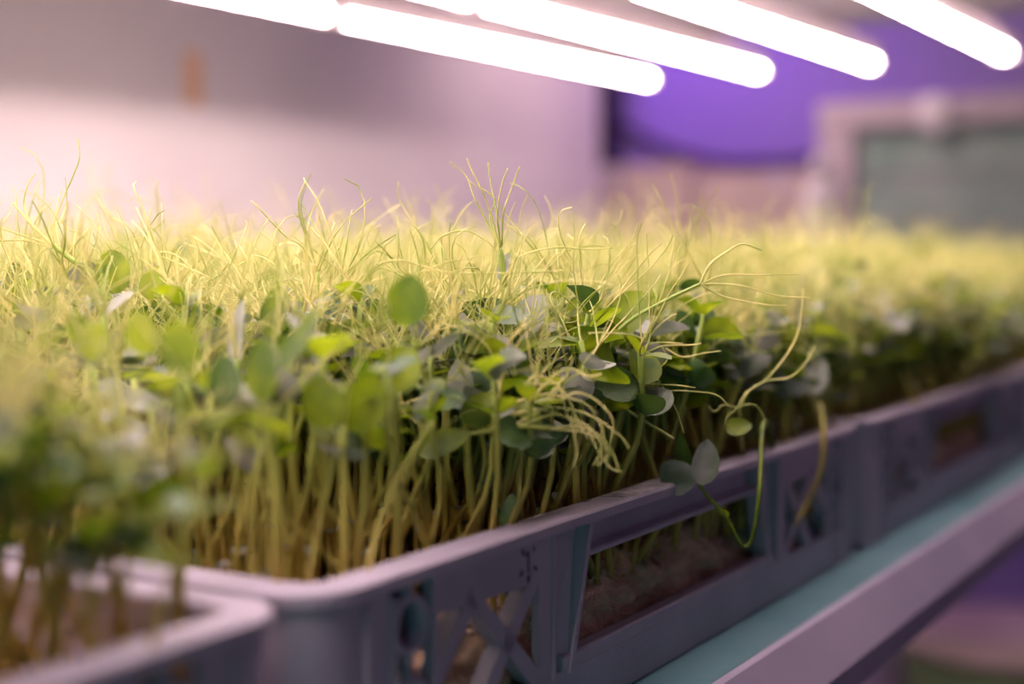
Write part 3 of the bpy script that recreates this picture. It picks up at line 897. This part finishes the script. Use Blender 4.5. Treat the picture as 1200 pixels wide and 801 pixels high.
VAR0 = []
for k in range(20):
    st = STYLES[k % 5]
    pcs = gen_plant(np.random.default_rng(500 + k), 0, st)
    VAR0.append((st, [(nm, mesh_np(nm, v, f, [mk])) for nm, mk, v, f in pcs]))
VARS = []
for k in range(15):
    st = STYLES[k % 5]
    pcs = gen_plant(np.random.default_rng(700 + k), 0, st, True)
    VARS.append((st, [(nm, mesh_np(nm, v, f, [mk])) for nm, mk, v, f in pcs]))
def place_words(ci, x, y):
    if ci == 1:
        return 'in the crate butting against the dial-marked one', 'butting crate'
    if ci == 2:
        return 'along the front rim of the crate after the dial-marked one', 'following crate'
    if x < 0.045:
        return 'against the short end of the dial-marked crate', 'short end of the dial-marked crate'
    if y < 0.030:
        a = 'first row behind the long rim, '
    elif y < 0.055:
        a = 'second rows behind the long rim, '
    elif y < 0.080:
        a = 'third rows behind the long rim, '
    elif y < 0.110:
        a = 'fourth rows behind the long rim, '
    else:
        a = 'well inside the dial-marked crate, '
    if x < 0.165:
        return a + 'above the crossed lattice', a + 'above the lattice'
    if x < 0.40:
        return a + 'above the open hand hole', a + 'above the hand hole'
    return a + 'near the next crate', a + 'near the next crate'
for k, (ci, lod, x, y, dep, px) in enumerate(single):
    st, pcs = VAR0[int(rng.integers(0, len(VAR0)))]
    if dep < 0.60 and ci == 0 and rng.random() < 0.8:
        st, pcs = VARS[int(rng.integers(0, len(VARS)))]
    if ci == 0 and x > 0.05 and y < 0.03 and st == 'upright':
        st, pcs = VAR0[2]
    root = bpy.data.objects.new('pea_shoot', None)
    COL.objects.link(root)
    root.location = (x, y, MAT - 0.003)
    sc = rng.uniform(0.88, 1.10) * (0.86 if dep < 0.50 else 0.94 if dep < 0.60 else 1.0)
    root.scale = (sc, sc, sc * rng.uniform(0.92, 1.06))
    lean = 0.20 if y < 0.04 else 0.09
    root.rotation_euler = (rng.normal(0.06 if y < 0.04 else 0, lean * 0.6), rng.normal(0, lean * 0.6), rng.uniform(0, 6.28))
    wd, gr = place_words(ci, x, y)
    tag(root, SAY[st] + ' ' + wd, 'pea shoot', SAY[st] + 's, ' + gr)
    for nm, me in pcs:
        o = bpy.data.objects.new(nm, me)
        COL.objects.link(o)
        o.parent = root

BAKED = {1: [], 2: []}
for lod in (1, 2):
    for k in range(24):
        pcs = gen_plant(np.random.default_rng(900 + 100 * lod + k), lod, STYLES[[2, 3, 0, 3, 4, 1, 3, 2][k % 8]])
        Vs, Fs, Ms, n = [], [], [], 0
        for nm, mk, v, f in pcs:
            if f.shape[1] == 3:
                f = np.concatenate([f, -np.ones((len(f), 1), np.int64)], 1)
            Vs.append(v)
            Fs.append(np.where(f >= 0, f + n, f))
            Ms.append(np.full(len(f), MI.index(mk)))
            n += len(v)
        BAKED[lod].append((np.concatenate(Vs).astype(np.float32), np.concatenate(Fs), np.concatenate(Ms)))
Vs, Fs, Ms, n = [], [], [], 0
for ci, lod, x, y, dep, px in rest:
    v, f, m = BAKED[lod][int(rng.integers(0, 24))]
    a = rng.uniform(0, 6.28)
    s = rng.uniform(0.84, 1.12) * (0.92 if dep < 0.6 else 1.0) * (1.16 if rng.random() < 0.10 else 1.0)
    lx, ly = rng.normal(0, 0.09, 2)
    c, sn = math.cos(a), math.sin(a)
    Rm = np.array([[c, sn, 0], [-sn, c, 0], [lx, ly, rng.uniform(0.94, 1.06)]], np.float32)
    Vs.append((v * s) @ Rm + np.array([x, y, MAT - 0.003], np.float32))
    Fs.append(np.where(f >= 0, f + n, f))
    Ms.append(m)
    n += len(v)
bed = link('pea_shoot_bed', mesh_np('pea_shoot_bed', np.concatenate(Vs), np.concatenate(Fs), MI, np.concatenate(Ms)))
tag(bed, 'dense bed of pea shoots with hazy yellow tendrils filling the crates', 'pea shoots', kind='stuff')
print('plants', len(pts), 'bed polys', len(bed.data.polygons))

# ------------------------------------------------------------------ beyond the rack
def onx(px, py, X):
    d = P(px, py, 1.0) - CAM
    return CAM + d * ((X - CAM.x) / d.x)
bench = link('work_bench', None, loc=(3.3, 1.2, 0))
tag(bench, 'low work bench with stacked cardboard boxes standing beyond the rack', 'bench')
def part(root, mb, name, mat, smooth=False):
    o = mb.build(name, mat, smooth=smooth)
    o.parent = root
    o.matrix_parent_inverse = Matrix.Translation(-root.location)
    return o
part(bench, MB().box((3.0, 0.60, 0.86), (3.6, 2.0, 0.90), 0.004), 'bench_top', 'card')
for x in (3.03, 3.52):
    for y in (0.63, 1.92):
        part(bench, MB().box((x, y, 0), (x + 0.05, y + 0.05, 0.86), 0.003), 'leg', 'steel')
def box(a, b, label):
    root = link('cardboard_box', None, loc=((a[0] + b[0]) / 2, (a[1] + b[1]) / 2, a[2]))
    part(root, MB().box(a, b, 0.004), 'body', 'card')
    ym = (a[1] + b[1]) / 2
    for s in (0, 1):
        part(root, MB().box((a[0], a[1] if s == 0 else ym + 0.002, b[2]), (b[0], ym - 0.002 if s == 0 else b[1], b[2] + 0.004), 0.001), 'flap', 'card')
    part(root, MB().box((a[0] - 0.001, ym - 0.025, b[2] - 0.05), (b[0] + 0.001, ym + 0.025, b[2] + 0.0055), 0.0004), 'packing_tape', 'frame')
    tag(root, label, 'box', 'cardboard boxes on the bench')
box((3.05, 1.20, 0.90), (3.5, 1.66, 1.355), 'tall plain cardboard box on the bench beneath the dark post')
box((3.05, 0.74, 0.90), (3.5, 1.18, 1.325), 'slightly lower cardboard box on the bench beside the white bottle')
p0, p1 = onx(692, 90, 3.8), onx(722, 90, 3.8)
post = MB().box((3.78, p1.y, 0.0), (3.84, p0.y, 2.7), 0.004).build('dark_post', 'black')
tag(post, 'black square post rising behind the cardboard boxes', 'post')
ca, cb, cc = onx(724, 150, 3.9), onx(790, 178, 3.9), onx(862, 190, 3.9)
cable = MB().tube(spline([(3.97, ca.y + 0.2, ca.z + 0.1), (3.97, ca.y, ca.z), (3.97, cb.y, cb.z), (3.97, cc.y, cc.z), (3.97, cc.y - 0.5, cc.z + 0.02)], 30), 0.012, 8).build('wall_cable', 'black', smooth=True)
tag(cable, 'dark cable sagging along the purple-lit wall', 'cable')

brd = link('framed_board', None, loc=(2.80, 0.2, 0))
tag(brd, 'grey-green board in a pale frame standing beyond the crates', 'board')
f0, f1 = onx(962, 122, 2.8), onx(1004, 152, 2.8)
bw = f0.y - f1.y
yl, yr, zt = f0.y, -0.30, f0.z
part(brd, MB().box((2.80, yr, 0.75), (2.815, yl, zt - 0.01), 0.002), 'board_face', 'board')
part(brd, MB().box((2.775, yr, f1.z), (2.82, yl, zt), 0.004), 'frame_rail', 'frame')
part(brd, MB().box((2.775, yr, 0.75), (2.82, yl, 0.80), 0.004), 'frame_rail', 'frame')
part(brd, MB().box((2.778, yl - bw, 0.0), (2.817, yl, zt - 0.002), 0.004), 'frame_stile', 'frame')
part(brd, MB().box((2.778, yr, 0.0), (2.817, yr + bw, zt - 0.002), 0.004), 'frame_stile', 'frame')
kn = onx(1096, 133, 2.77)
V_ = MB().lathe([(0.040, 0), (0.042, 0.003), (0.042, 0.006), (0.036, 0.010)], 20)
knob = V_.mesh('clip_knob', 'white', True)
ko = link('clip_knob', knob, brd)
ko.matrix_world = Matrix.Translation((2.775, kn.y, kn.z)) @ Matrix.Rotation(R(-90), 4, 'Y')
ko.matrix_parent_inverse = Matrix.Translation(-brd.location)
for hz in np.linspace(zt - 0.17, 0.95, 4):
    part(brd, MB().box((2.796, yr + bw, hz), (2.801, yl - bw, hz + 0.006), 0.001), 'ledge', 'steel')
bt = onx(962, 240, 2.55)
stool = MB().lathe([(0.16, 0.0), (0.15, 0.02), (0.03, 0.05), (0.025, 0.88), (0.15, 0.90), (0.16, 0.93)], 20, (2.55, bt.y)).build('pedestal', 'steel', smooth=True)
tag(stool, 'round steel pedestal stand holding the white bottle', 'stand')
btl = link('white_bottle', None, loc=(2.55, bt.y, 0.93))
tag(btl, 'blank white plastic bottle in front of the framed board', 'bottle')
MB().lathe([(0.036, 0), (0.040, 0.006), (0.040, 0.30), (0.034, 0.33), (0.018, 0.35), (0.018, 0.36)], 20).build('body', 'white', btl, smooth=True)
MB().lathe([(0.021, 0.355), (0.021, 0.385), (0.017, 0.39)], 16).build('cap', 'white', btl, smooth=True)
# a green tub on the floor past the rack
gx = P(1165, 770, 1.0) - CAM
g0 = CAM + gx * (-(CAM.z - 0.32) / gx.z)
tub = link('floor_tub', None, loc=(g0.x + 0.25, g0.y, 0))
tag(tub, 'green plastic tub with pale rim on the floor past the rack', 'tub')
MB().lathe([(0.20, 0.0), (0.21, 0.01), (0.25, 0.31), (0.235, 0.31), (0.20, 0.29)], 28).build('body', 'greenbin', tub, smooth=True)
MB().lathe([(0.235, 0.295), (0.262, 0.295), (0.265, 0.315), (0.235, 0.318)], 28).build('rim', 'card', tub, smooth=True)
